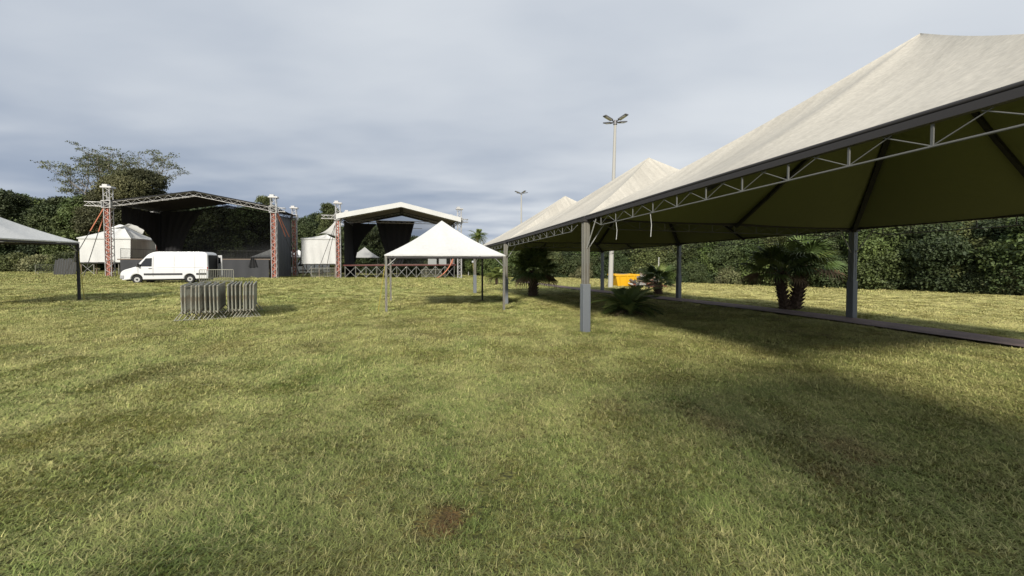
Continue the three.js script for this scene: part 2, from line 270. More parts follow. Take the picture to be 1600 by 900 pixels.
bigTent('second large white tent in the row, behind the nearest galvanised post', [cor(0, 0.06, 2.78), cor(TW, 0.06, 2.78), cor(TW, TD, 2.78), cor(0, TD, 2.78)], 2.85, [1, 2, 3], [2, 3]);
bigTent('farthest large white tent in the row, with the lowest peak', [cor(0, TD + 0.06, 2.78), cor(TW, TD + 0.06, 2.78), cor(TW, 2 * TD, 2.78), cor(0, 2 * TD, 2.78)], 2.85, [1, 2, 3], [2, 3]);
{ // the high marquee behind the viewer whose shade lies as a wedge over the right foreground
  const q = [3.0, -2.4], c2 = (c, a) => [...gp(c, a, q), 5.2];
  bigTent('high white marquee behind the viewer, shading the right foreground lawn', [c2(-3.6, -6.4), c2(0, -6.4), c2(0, 0), c2(-3.6, 0)], 1.2, [0, 1, 2, 3], [0, 1, 2, 3]);
}

// ---------------------------------------------------------------- small pyramid tents
function smallTent(label, nl, size, eave, rise, opt = {}) {
  const [x, f] = nl, K0 = [[0, 0], [size, 0], [size, size], [0, size]], ctr = gp(size / 2, size / 2, nl), by = ground(...ctr), t = thing('pyramid_tent', label, 'tent', V(ctr[0], by, ctr[1]), TH, 'small white pyramid tents');
  const h = size / 2, E = [[-h, h], [h, h], [h, -h], [-h, -h]].map(([i, j]) => new THREE.Vector3(i, eave, j)), apex = new THREE.Vector3(0, eave + rise, 0);
  const X = E.map((e) => e.clone().multiply(new THREE.Vector3(1.02, 1, 1.02)));
  mesh('canopy', [0, 1, 2, 3].map((k) => faceSheet(X[k], X[(k + 1) % 4], apex, -0.02, size * 0.012, 0, 16, 14)), M.clean, t);
  mesh('valance', [0, 1, 2, 3].map((k) => quadGrid((u, v) => { const q = X[k].clone().lerp(X[(k + 1) % 4], u); return [q.x * 1.003, q.y + 0.02 - v * 0.045, q.z * 1.003, u, v * 0.05]; }, 8, 1)), M.clean, t);
  for (let k = 0; k < 4; k++) {
    const a = E[k], b = E[(k + 1) % 4]; mesh('eave_beam', beam(a.clone().add(new THREE.Vector3(0, -0.07, 0)), b.clone().add(new THREE.Vector3(0, -0.07, 0)), 0.05, 0.07), M.darkSteel, t);
    mesh('rafter', beam(a.clone().add(new THREE.Vector3(0, -0.06, 0)), apex.clone().add(new THREE.Vector3(0, -0.25, 0)), 0.04, 0.04), M.blackSteel, t);
    const w = gp(K0[k][0], K0[k][1], nl), gy = ground(...w) - by, n = b.clone().sub(a).normalize(), m = E[(k + 3) % 4].clone().sub(a).normalize();
    mesh('post', beam(new THREE.Vector3(a.x, gy - 0.06, a.z), new THREE.Vector3(a.x, eave - 0.03, a.z), 0.075, 0.075), k === (opt.dark ?? 2) ? M.blackSteel : M.galv, t);
    for (const d of [n, m]) mesh('knee_brace', rod(a.clone().addScaledVector(d, 0.03).add(new THREE.Vector3(0, -0.38, 0)), a.clone().addScaledVector(d, 0.34).add(new THREE.Vector3(0, -0.09, 0)), 0.012), M.paleSteel, t);
  }
  for (const [k, dx, dz] of opt.straps ?? []) { const a = E[k], g0 = -0.03; mesh('guy_strap', beam(a.clone().add(new THREE.Vector3(0, -0.1, 0)), new THREE.Vector3(a.x + dx, g0, a.z + dz), 0.008, 0.022), M.yellowStrap, t); }
  return t;
}
smallTent('small white pyramid tent standing alone in front of the right-hand stage', [-4.3, 13.1], 4.15, 2.03, 1.42, { straps: [[0, -0.28, 0.12]] });
smallTent('small white pyramid tent cut off by the left edge of the photo', gp(-4.15, -4.15, [-18.3, 16.2]), 4.15, 2.45, 1.4, { dark: 2, straps: [[2, 0.25, 0.12]] });
smallTent('small grey white tent seen under the roof of the right-hand stage', [...at(546, 62)], 4.3, 2.9, 1.75, { dark: -1 });
smallTent('small pale tent behind the right-hand towers of the black stage', [...at(392, 60)], 6.2, 2.8, 2.0, { dark: -1 });
smallTent('small white tent above the second van between the stages', [...at(446, 66)], 3.4, 3.0, 1.2, { dark: -1 });

// ---------------------------------------------------------------- stages
function tower(parent, x, z, gy, H, joint, white) {
  const t = new THREE.Group(); t.name = 'tower'; parent.add(t); const w = 0.52, b = gy - 0.05;
  mesh('lattice', truss([x, b, z], [x, H + gy, z], w, 24, 0.038, new THREE.Vector3(0, 0, 1)), white ? M.alu : M.alu, t);
  if (!white) mesh('red_lattice', truss([x - 0.1, b + 0.1, z + 0.02], [x - 0.1, joint - 0.25, z + 0.02], w * 0.62, 20, 0.055, new THREE.Vector3(0, 0, 1)), M.redSteel, t).userData.label = 'red painted lattice inside the tower';
  mesh('sleeve_block', [...truss([x, joint - 0.25, z], [x, joint + 0.45, z], 0.74, 2, 0.04, new THREE.Vector3(0, 0, 1)), box(0.8, 0.05, 0.8, x, joint + 0.46, z), box(0.8, 0.05, 0.8, x, joint - 0.26, z), box(0.10, 0.66, 0.6, x + 0.36, joint + 0.1, z), box(0.10, 0.66, 0.6, x - 0.36, joint + 0.1, z)], M.alu, t);
  mesh('pulley_head', [box(0.95, 0.16, 0.75, x, H + gy, z), box(0.42, 0.22, 0.5, x - 0.15, H + gy + 0.18, z)], M.alu, t);
  mesh('foot_plate', box(0.9, 0.06, 0.9, x, b + 0.06, z), M.paleSteel, t);
}
function stage(label, o, opt) { // o: ground point of the left front tower; local x across, -z away
  const y0 = ground(...o), t = thing('concert_stage', label, 'stage', V(o[0], y0, o[1]), TH, 'concert stages'), W = opt.W, D = opt.D, J = opt.joint, R = opt.rise;
  const gy = (x, z) => { const p = gp(x, -z, o); return ground(...p) - y0; };
  for (const [x, z] of [[0, 0], [W, 0], [W, -D], [0, -D]]) tower(t, x, z, gy(x, z), opt.H, J, opt.whiteTower && x === W && z === 0);
  for (const z of [0, -D]) mesh('gable_truss', [...truss([0.2, J + 0.1, z], [W / 2, J + R + 0.1, z], 0.42, 16, 0.026), ...truss([W / 2, J + R + 0.1, z], [W - 0.2, J + 0.1, z], 0.42, 16, 0.026)], z ? M.darkSteel : M.alu, t);
  for (const x of [0, W]) mesh('side_truss', truss([x, J + 0.1, -0.3], [x, J + 0.1, -D + 0.3], 0.42, 10, 0.026), M.darkSteel, t);
  for (const z of [0, -D]) { mesh('outrigger', truss([-1.9, J + 0.1, z], [-0.35, J + 0.1, z], 0.42, 3, 0.034), M.alu, t); }
  mesh('outrigger', truss([W + 0.35, J + 0.1, 0], [W + 1.2, J + 0.1, 0], 0.42, 2, 0.034), M.alu, t);
  // roof cloth over the gable
  const rf = opt.white ? M.clean : M.black, over = opt.over ?? 0.25;
  const roofFn = (dy, e) => (u, v) => { const x = -0.1 + u * (W + 0.2), k = 1 - Math.abs(2 * u - 1), z = over - v * (D + 2 * over); return [x, J + 0.42 + R * k + dy - 0.10 * Math.sin(Math.PI * v * 4) ** 2 * 0.5, z, u * W / FABW, v * D / FABW]; };
  const roof = mesh('roof', quadGrid(roofFn(0), 24, 12), rf, t);
  mesh('lining', quadGrid(roofFn(-0.05), 24, 12), opt.white ? M.underGrey : M.black, roof);
  for (const z of [over + 0.02, -D - over - 0.02]) mesh('front_valance', quadGrid((u, v) => { const x = -0.1 + u * (W + 0.2), k = 1 - Math.abs(2 * u - 1); return [x, J + 0.44 + R * k - v * (opt.white ? 0.62 : 0.13), z, u * W / FABW, v * 0.05]; }, 24, 1), rf, roof);
  mesh('ridge_truss', truss([W / 2, J + R + 0.1, -0.3], [W / 2, J + R + 0.1, -D + 0.3], 0.4, 10, 0.03), M.darkSteel, t);
  return { t, gy, W, D, J, R };
}
M.underGrey = std(lin(0.22, 0.215, 0.19), 0.85);
const o1 = [-42.7, 40.8];
{
  const { t, gy, W, D, J, R } = stage('wide black roofed concert stage behind the white van', o1, { W: 15.5, D: 8.6, H: 9.45, joint: 7.55, rise: 1.45 });
  const dk = 1.85;
  mesh('deck', box(W - 1.0, 0.12, D - 0.4, W / 2, dk, -D / 2), M.wood, t);
  mesh('front_skirt', quadGrid((u, v) => { const x = 0.9 + u * (W - 1.5); return [x, gy(x, 0.1) - 0.05 + v * (dk + 0.02 - gy(x, 0.1)), 0.05 + 0.05 * Math.sin(u * 70) * (1 - v * 0.6), u * 1.7, v * 0.25]; }, 120, 4), M.skirt, t);
  mesh('side_skirt', quadGrid((u, v) => { const z = -u * D + 0.02; return [W - 0.55, gy(W, z) - 0.05 + v * (dk - gy(W, z)), z, u, v * 0.25]; }, 20, 3), M.skirt, t);
  mesh('back_net', quadGrid((u, v) => { const x = 0.3 + u * (W - 0.6), k = 1 - Math.abs(2 * u - 1); return [x, dk + v * (J + R * k - dk), -D + 0.35 + 0.06 * Math.sin(u * 40), u, v]; }, 60, 4), M.net, t);
  mesh('side_drape', quadGrid((u, v) => { const z = -0.3 - u * (D - 0.7); return [W - 0.4 + 0.05 * Math.sin(u * 40), gy(W, z) + 0.02 + v * (J - 0.2 - gy(W, z)), z, u, v]; }, 50, 6), M.greyNet, t).userData.label = 'grey netting wall at the right side';
  mesh('left_wall', quadGrid((u, v) => { const z = -1.2 - u * (D - 1.6), b = dk + 0.1 + 3.9 * (1 - u * u * u); return [0.4 + 0.05 * Math.sin(u * 40), b + v * (J + 0.1 - b), z, u, v]; }, 40, 6), M.black, t).userData.label = 'black cloth wall at the left side';
  mesh('corner_drape', quadGrid((u, v) => [0.5 + u * (2.2 + 2.4 * v * v), dk + 0.08 + v * (J + 0.2 + 0.3 * u - dk), -D + 0.7 + 0.06 * Math.sin(u * 30), u, v], 24, 8), M.black, t);
  const fence = (x0, x1, z0, z1, n) => { const g = new THREE.Group(); g.name = 'deck_railing'; t.add(g); const A = new THREE.Vector3(x0, dk + 0.06, z0), B = new THREE.Vector3(x1, dk + 0.06, z1); for (const y of [0.12, 1.1]) mesh('rail', rod(A.clone().setY(dk + 0.06 + y), B.clone().setY(dk + 0.06 + y), 0.022), M.darkSteel, g); for (let k = 0; k <= n; k++) { const p = A.clone().lerp(B, k / n); mesh('bar', rod(p, p.clone().setY(p.y + 1.1), k % 10 ? 0.010 : 0.022, undefined, 5), M.darkSteel, g); } };
  fence(6.6, W - 0.7, -D + 0.75, -D + 0.75, 50); fence(0.7, 0.7, -0.4, -D + 0.8, 40);
  for (const [x, s] of [[0, -1], [W, 1]]) for (const k of [0, 1]) { const a = new THREE.Vector3(x + s * 0.3, J - 0.2, 0.1 - 0.3 * k), b = new THREE.Vector3(x + s * (s < 0 ? 3.3 - k * 1.3 : 1.6 + k * 0.8), 0, s < 0 ? 1.0 - k * 0.6 : -4.5 - k); b.y = gy(b.x, b.z) - 0.03; const m2 = a.clone().lerp(b, 0.35); mesh('guy_strap', beam(a, m2, 0.07, 0.07), M.strap, t); mesh('guy_strap', beam(m2, b, 0.03, 0.06), M.panel, t); }
  // black coat left over the edge of the deck
  mesh('cloth', quadGrid((u, v) => [W - 2.2 + (u - 0.5) * (0.35 + 0.55 * (1 - v)) , dk + 0.12 - (1 - v) * 1.0 + 0.12 * Math.sin(u * 3.14) * v, 0.16 + 0.06 * Math.sin(u * 14), u, v], 10, 8), M.black, t).userData.label = 'black cloth hanging over the deck edge';
}
const o2 = [-21.8, 48.3];
{
  const { t, gy, W, D, J, R } = stage('white roofed concert stage with an open scaffold deck', o2, { W: 15.2, D: 8.6, H: 9.4, joint: 7.55, rise: 1.75, white: true, whiteTower: true, over: 0.9 });
  const dk = 1.75 + gy(W / 2, 0);
  mesh('deck', box(W - 0.9, 0.10, D - 0.4, W / 2, dk, -D / 2), M.wood, t);
  mesh('deck_edge', box(W - 0.9, 0.14, 0.06, W / 2, dk - 0.01, -0.15), M.redWood, t);
  const N = 11, x0 = 0.7, dx = (W - 1.4) / N;
  for (const z of [-0.25, -D / 2]) for (let k = 0; k <= N; k++) { const x = x0 + k * dx; mesh('scaffold_post', beam([x, gy(x, z) - 0.05, z], [x, dk - 0.08, z], 0.07, 0.07), M.galv, t); }
  for (let k = 0; k < N; k++) { const a = x0 + k * dx, b = a + dx, z = -0.25, l = gy(a, z) + 0.12; mesh('scaffold_brace', [rod([a, l, z + 0.02], [b, dk - 0.2, z + 0.02], 0.022), rod([a, dk - 0.2, z - 0.02], [b, l, z - 0.02], 0.022)], M.paleSteel, t); }
  mesh('scaffold_rail', [rod([x0, dk - 0.12, -0.25], [W - 0.7, dk - 0.12, -0.25], 0.03)], M.paleSteel, t);
  mesh('left_wall', quadGrid((u, v) => { const z = -0.35 - u * (D - 0.7); return [0.62 + 0.05 * Math.sin(u * 40) + 1.2 * u * (1 - v) * 0.3, gy(0, z) + v * (J - 0.2 - gy(0, z)), z, u, v]; }, 40, 5), M.black, t).userData.label = 'black cloth wall at the left side';
  mesh('right_wall', quadGrid((u, v) => { const z = -0.35 - u * (D - 0.7); return [W - 0.62, gy(W, z) + v * (dk + 0.1 - gy(W, z)), z, u, v]; }, 20, 3), M.black, t);
  mesh('back_net', quadGrid((u, v) => { const x = 0.3 + u * (W - 0.6), k = 1 - Math.abs(2 * u - 1); return [x, dk + v * (J + R * k - dk), -D + 0.3, u, v]; }, 40, 4), M.thinNet = std(lin(0.01, 0.011, 0.012), 0.95, 0, { transparent: true, opacity: 0.38, depthWrite: false }), t);
  mesh('backdrop', quadGrid((u, v) => { const w = 1.7 + 3.9 * Math.pow(v, 0.9); return [W / 2 - 0.9 + (u - 0.5) * w, dk - 0.3 + v * (J + 0.9 - dk), -D + 0.7 + 0.08 * Math.sin(u * 34), u, v]; }, 40, 6), M.black, t).userData.label = 'black backdrop gathered narrow at the bottom';
  mesh('corner_drape', quadGrid((u, v) => [0.7 + u * (0.4 + 3.0 * v * v), dk + 0.4 + v * (J - 0.3 - dk), -D + 0.6, u, v], 16, 8), M.black, t);
  mesh('lighting_bar', truss([1, J + 0.1, -D / 2], [W - 1, J + 0.1, -D / 2], 0.3, 18, 0.02), M.alu, t);
  mesh('cross_bar', rod([4.8, J - 0.35, -D + 0.5], [10.6, J - 0.45, -D + 0.5], 0.04), M.alu, t);
  { const c = new THREE.QuadraticBezierCurve3(new THREE.Vector3(W - 0.5, dk + 3.2, 0.2), new THREE.Vector3(W - 0.7, dk - 0.6, 0.5), new THREE.Vector3(W - 3.2, gy(W - 3, 0.8) + 0.02, 0.9)); mesh('guy_strap', new THREE.TubeGeometry(c, 14, 0.07, 6), M.strap, t); }
  for (const k of [0, 1]) mesh('guy_strap', beam([-0.3, J - 0.6, -0.2], [-1.6 - k * 0.9, gy(-2, 0.5), 0.5 + k * 0.5], 0.035, 0.05), M.panel, t);
}
for (const [x, w, h, lab] of [[11.6, 1.1, 1.3, 'pale grey loudspeaker box on the scaffold deck, left of two'], [13.0, 0.95, 1.15, 'pale grey loudspeaker box on the scaffold deck, next to the right tower']]) {
  const p = gp(x, 1.0, o2), y = ground(...o2) + 1.75 + ground(...gp(7.6, 0, o2)) - ground(...o2) + 0.05, b = thing('stage_box', lab, 'box', V(p[0], y, p[1]), TH, 'boxes on the scaffold deck');
  const g = new RoundedBoxGeometry(w, h, 0.8, 2, 0.04); g.translate(0, h / 2, 0); mesh('cabinet', g, std(lin(0.36, 0.37, 0.36), 0.8), b); mesh('grille', box(w * 0.84, h * 0.82, 0.03, 0, h / 2, 0.41), std(lin(0.28, 0.29, 0.285), 0.9), b); for (const s of [-1, 1]) mesh('corner_bar', box(0.05, h * 0.98, 0.05, s * (w / 2 - 0.03), h / 2, 0.4), M.paleSteel, b);
}
// white backstage tents on platforms beside each stage
function wingTent(label, o, size, floor, eaveH, apexH, sail, opt = {}) {
  const y0 = ground(...o), t = thing('backstage_tent', label, 'tent', V(o[0], y0, o[1]), TH, 'backstage tents'), W = size, D = size, h = eaveH, fl = floor;
  const wall = (name, a, b, mat, flare) => mesh(name, quadGrid((u, v) => { const p = a.clone().lerp(b, u), out = new THREE.Vector3(b.z - a.z, 0, a.x - b.x).normalize().multiplyScalar(-(flare ?? 0) * (1 - v)), w = 0.05 * Math.sin(u * 26 + v * 3) * (1 - v); return [p.x + out.x + w * 0.3, fl - 0.25 + v * (h - fl + 0.25), p.z + out.z + w, u * W / FABW, v * 3 / FABW]; }, 40, 6), mat, t);
  const c = [new THREE.Vector3(0, 0, 0), new THREE.Vector3(W, 0, 0), new THREE.Vector3(W, 0, -D), new THREE.Vector3(0, 0, -D)];
  wall('front_wall', c[0], c[1], M.clean, 0.1); wall('right_wall', c[1], c[2], M.fabric); wall('left_wall', c[3], c[0], M.clean, opt.flare ?? 0.5); wall('back_wall', c[2], c[3], M.fabric);
  const X = c.map((p) => new THREE.Vector3((p.x - W / 2) * 1.03 + W / 2, h + 0.02, (p.z + D / 2) * 1.03 - D / 2)), ap = new THREE.Vector3(W / 2 + (opt.lean ?? 0), apexH, -D / 2);
  mesh('canopy', [0, 1, 2, 3].map((k) => faceSheet(X[k], X[(k + 1) % 4], ap, -0.02, 0.25, 0, 16, 12)), M.clean, t);
  mesh('eave_band', [0, 1, 2, 3].map((k) => quadGrid((u, v) => { const q = X[k].clone().lerp(X[(k + 1) % 4], u); return [(q.x - W / 2) * 1.01 + W / 2, q.y + 0.03 - v * 0.14, (q.z + D / 2) * 1.01 - D / 2, u, v * 0.05]; }, 8, 1)), M.clean, t);
  const [sx, sy, sz] = sail; // tarpaulin drawn up to the stage roof
  mesh('raised_tarpaulin', quadGrid((u, v) => { const bx = W * 0.34 + u * W * 0.62, p = new THREE.Vector3(bx, h + 0.25 + (apexH - h - 0.1) * (1 - Math.abs(u - 0.35)), -D * 0.42), top = new THREE.Vector3(sx + (u - 0.5) * 0.5, sy - u * 0.7, sz); p.lerp(top, v); p.y -= 0.75 * Math.sin(Math.PI * v) * (0.6 + 0.4 * u); return [p.x, p.y, p.z, u * 0.5, v * 0.5]; }, 16, 16), M.clean, t);
  mesh('platform', box(W + 0.2, 0.14, D + 0.2, W / 2, fl - 0.3, -D / 2), M.panel, t);
  for (let k = 0; k <= 4; k++) for (const z of [-0.15, -D / 2]) { const x = 0.1 + k * (W - 0.2) / 4, p = gp(x, -z, o); mesh('platform_leg', beam([x, ground(...p) - y0 - 0.05, z], [x, fl - 0.38, z], 0.08, 0.08), k % 2 ? M.galv : M.wood, t); }
  mesh('platform_brace', [rod([0.1, 0.1, -0.1], [1.3, fl - 0.4, -0.1], 0.022), rod([0.1, fl - 0.4, -0.14], [1.3, 0.1, -0.14], 0.022)], M.paleSteel, t);
  return t;
}
wingTent('white walled backstage tent on legs left of the black stage', gp(-6.1, 5.4, o1), 4.9, 1.75, 4.3, 6.0, [5.7, 7.3, -1.0], { lean: 0.4 });
wingTent('white walled backstage tent on legs left of the scaffold stage', gp(-4.7, 2.2, o2), 4.0, 2.0, 5.0, 5.7, [4.4, 7.8, -0.9], { flare: 0.2, lean: 0.6 });

// ---------------------------------------------------------------- crowd barriers
const bar0 = new THREE.CylinderGeometry(0.012, 0.012, 0.76, 5, 1), foot0 = (() => { const L = []; for (const s of [-1, 1]) { L.push(rod([0, 0.30, 0], [0, 0.025, s * 0.19], 0.014)); } L.push(rod([0, 0.025, -0.21], [0, 0.025, 0.21], 0.014)); return mergeGeometries(L); })();
function frameGeo(L, h, lo) { const r = 0.022, c = 0.035, l = L / 2, pts = [[-l, lo], [-l, h - c], [-l + c, h], [l - c, h], [l, h - c], [l, lo]], out = []; for (let k = 1; k < pts.length; k++) out.push(rod([pts[k - 1][0], pts[k - 1][1], 0], [pts[k][0], pts[k][1], 0], r, r, 8)); out.push(rod([-l, lo + 0.02, 0], [l, lo + 0.02, 0], r * 0.8, r * 0.8, 6)); return mergeGeometries(out); }
function makeBarrier(L, n) {
  const t = new THREE.Group(), sc = 1.02; mesh('frame', frameGeo(L, sc, 0.22), M.barrier, t);
  for (let k = 1; k < n; k++) { const b = mesh('bar', bar0, M.barrier, t); b.position.set(-L / 2 + k * L / n, 0.615, 0); }
  for (const s of [-1, 1]) { const f = mesh('foot', foot0, M.barrier, t); f.position.set(s * (L / 2 - 0.12), 0, 0); }
  return t;
}
M.barrier = std(lin(0.80, 0.80, 0.72), 0.5, 0.15, { map: galvMap });
const barA = makeBarrier(2.1, 19);
function placeBarrier(x, f, turn, label, group, lean = 0, s = 1) { const b = barA.clone(); b.name = numbered('crowd_barrier'); b.position.copy(V(x, ground(x, f) - 0.005, f)); b.rotation.set(0, turn, 0); b.rotateX(lean); b.scale.setScalar(s); tag(b, label, 'barrier', group); scene.add(b); return b; }
const AWAY = 33 * Math.PI / 180 + Math.PI / 2;
{
  const r = rng(5);
  for (let k = 0; k < 9; k++) { const [x, f] = gp(k * 0.108 - 0.2, 0.9 + 0.08 * (r() - 0.5) + 0.012 * k, [-9.35, 10.72]); placeBarrier(x, f, AWAY + 0.05 * (r() - 0.5), `${ORD[k]} grey barrier from the left in the left packed stack`, 'barriers packed in the left stack', 0.05 * (r() - 0.5), 0.97); }
  for (let k = 0; k < 8; k++) { const [x, f] = gp(0.83 + k * 0.092, 1.2 + 0.08 * (r() - 0.5), [-9.35, 10.72]); placeBarrier(x, f, AWAY + 0.05 * (r() - 0.5), `${ORD[k]} grey barrier from the left in the right packed stack`, 'barriers packed in the right stack', 0.05 * (r() - 0.5), 0.97); }
}
placeBarrier(...at(338, 28.6), TH - 0.12, 'single barrier standing on the lawn at the back of the white van', 'lone barriers', 0, 1.1);
placeBarrier(...at(506, 46.6), TH, 'barrier below the white backstage tent beside a red tower', 'lone barriers', 0, 1.25);
placeBarrier(...at(674, 50.2), TH, 'barrier leaning before the scaffold deck of the right-hand stage', 'lone barriers', 0.05, 1.2);
placeBarrier(...at(78, 45.0), TH + 1.1, 'pale barrier left of the dark panels near the wood', 'lone barriers', 0, 1.15);
{ // dark stage panels leaning beside the left platform
  const r = rng(8);
  for (let k = 0; k < 8; k++) { const [x, f] = at(86 + k * 4.1, 45.2), h = 1.75 + 0.25 * r(), b = thing('barricade_section', `${ORD[k]} dark barricade section from the left leaning beside the backstage platform`, 'barricade', V(x, ground(x, f) - 0.02, f), TH + 0.25 * (r() - 0.5), 'dark barricade sections leaning in a row'); mesh('board', box(0.30, h, 0.05, 0, h / 2, 0), M.panel, b); mesh('stile', box(0.05, h + 0.02, 0.075, -0.145, h / 2, 0), M.greyNet, b); b.rotateZ(-0.10 - 0.1 * r()); }
}

// ---------------------------------------------------------------- vans
function makeVan(label, pos, turn, openDoor) {
  const t = thing('delivery_van', label, 'van', pos, turn), S = new THREE.Shape(), L = 5.75, wr = 0.44, w1 = 1.02, w2 = 4.55;
  S.moveTo(0.12, 0.36); S.lineTo(0.02, 0.5); S.lineTo(0, 0.78); S.quadraticCurveTo(0.02, 0.98, 0.3, 1.08); S.lineTo(1.02, 1.32); S.quadraticCurveTo(1.4, 1.85, 1.72, 2.22); S.quadraticCurveTo(1.95, 2.46, 2.4, 2.5); S.lineTo(5.3, 2.5); S.quadraticCurveTo(L - 0.08, 2.49, L - 0.04, 2.3); S.lineTo(L, 1.0); S.lineTo(L, 0.42); S.lineTo(w2 + wr, 0.42);
  S.absarc(w2, 0.40, wr, 0.04, Math.PI - 0.04, false); S.lineTo(w1 + wr, 0.40); S.absarc(w1, 0.40, wr, 0.04, Math.PI - 0.04, false); S.lineTo(0.12, 0.36);
  const g = new THREE.ExtrudeGeometry(S, { depth: 1.72, bevelEnabled: true, bevelThickness: 0.09, bevelSize: 0.07, bevelSegments: 4, curveSegments: 14 }); g.translate(0, 0, -0.86);
  { const p = g.attributes.position; for (let i = 0; i < p.count; i++) { const y = p.getY(i), k = 1 - 0.10 * ss(1.2, 2.6, y) - 0.06 * ss(0.6, 0.0, p.getX(i)); p.setZ(i, p.getZ(i) * k); } g.computeVertexNormals(); }
  const body = mesh('body', g, M.van, t);
  const side = (y) => 0.95 * (1 - 0.10 * ss(1.2, 2.6, y)) + 0.004;
  for (const s of [1, -1]) {
    const poly = (name, pts, mat, off, par) => mesh(name, quadGrid((u, v) => { const a = pts[0], b = pts[1], c = pts[2], d = pts[3], x = (a[0] * (1 - u) + b[0] * u) * (1 - v) + (d[0] * (1 - u) + c[0] * u) * v, y = (a[1] * (1 - u) + b[1] * u) * (1 - v) + (d[1] * (1 - u) + c[1] * u) * v; return [x, y, s * (side(y) + off), u, v]; }, 4, 4), mat, par);
    const d = new THREE.Group(); d.name = 'cab_door'; t.add(d);
    poly('window', [[1.18, 1.38], [2.02, 1.38], [2.02, 2.05], [1.62, 2.03]], M.glass, 0.004, d);
    poly('seam', [[2.10, 0.55], [2.115, 0.55], [2.115, 2.2], [2.10, 2.2]], M.plastic, 0.003, d); poly('seam', [[1.12, 0.85], [1.135, 0.85], [1.135, 1.32], [1.12, 1.32]], M.plastic, 0.003, d);
    mesh('handle', box(0.2, 0.045, 0.03, 1.93, 1.22, s * (side(1.2) + 0.012)), M.plastic, d);
    mesh('side_moulding', [box(2.55, 0.15, 0.04, 2.78, 0.76, s * 0.958), box(0.68, 0.15, 0.04, 5.36, 0.76, s * 0.958)], M.plastic, t);
    for (const x of [3.5, 4.9]) poly('panel_seam', [[x, 0.9], [x + 0.012, 0.9], [x + 0.012, 2.3], [x, 2.3]], std(lin(0.3, 0.3, 0.3), 0.6), 0.003, t);
    poly('panel_rib', [[2.25, 1.30], [5.5, 1.30], [5.5, 1.335], [2.25, 1.335]], M.van, 0.012, t);
    { const m = mesh('mirror', new RoundedBoxGeometry(0.12, 0.3, 0.2, 2, 0.04), M.plastic, t); m.position.set(1.17, 1.48, s * 1.07); }
    { const h = mesh('headlight', new THREE.SphereGeometry(0.16, 12, 8), M.lampGlass, t); h.scale.set(1, 1.2, 0.6); h.position.set(0.20, 0.93, s * 0.70); }
    mesh('tail_light', box(0.05, 0.34, 0.12, L + 0.03, 1.15, s * 0.87), M.redLens, t);
    for (const x of [w1, w2]) {
      const w = new THREE.Group(); w.name = 'wheel'; t.add(w); w.position.set(x, 0.345, s * 0.80);
      const ty = new THREE.TorusGeometry(0.255, 0.095, 10, 28); ty.scale(1, 1, 1.15); mesh('tyre', ty, M.rubber, w);
      const rim = new THREE.CylinderGeometry(0.19, 0.19, 0.1, 20); rim.rotateX(Math.PI / 2); rim.translate(0, 0, s * 0.05); mesh('rim', rim, M.paleSteel, w);
      const hub = new THREE.CylinderGeometry(0.06, 0.075, 0.06, 12); hub.rotateX(Math.PI / 2); hub.translate(0, 0, s * 0.12); mesh('hub', hub, M.plastic, w);
    }
  }
  mesh('windscreen', quadGrid((u, v) => { const z = (u - 0.5) * 1.62 * (1 - 0.06 * v), x = 1.08 + 0.60 * v - 0.012, y = 1.40 + 0.78 * v; return [x - 0.055, y + 0.06, z, u, v]; }, 8, 6), M.glass, t);
  mesh('front_bumper', new RoundedBoxGeometry(0.32, 0.34, 1.86, 3, 0.09).translate(0.07, 0.55, 0), M.plastic2 ??= std(lin(0.32, 0.32, 0.33), 0.6), t);
  mesh('grille', box(0.05, 0.22, 0.9, -0.02, 0.88, 0), M.plastic, t);
  mesh('underbody', box(L - 0.5, 0.2, 1.5, L / 2, 0.33, 0), M.rubber, t);
  mesh('rear_opening', box(0.02, 1.75, 1.5, L + 0.075, 1.42, 0), M.black, t);
  mesh('rear_bumper', box(0.14, 0.16, 1.8, L + 0.08, 0.5, 0), M.plastic, t);
  if (openDoor) for (const s of [-1]) { const d = new THREE.Group(); d.name = 'rear_door'; t.add(d); d.position.set(L + 0.07, 0, s * 0.86); d.rotation.y = -0.85; mesh('panel', new RoundedBoxGeometry(0.80, 1.75, 0.06, 2, 0.025).translate(0.42, 1.42, 0), M.van, d); mesh('window', box(0.5, 0.5, 0.075, 0.42, 1.85, 0), M.glass, d); }
  return t;
}
{ const [x, f] = at(201, 29.4), y = ground(x + 2.8, f + 0.8) - 0.005; makeVan('white delivery van parked in front of the black stage, rear door open', V(x, y, f), TH, true).scale.setScalar(0.95); }
{ const [x, f] = at(450, 60), y = ground(x + 2, f); makeVan('white van half hidden behind the towers between the two stages', V(x, y, f), TH + 0.35, false); }

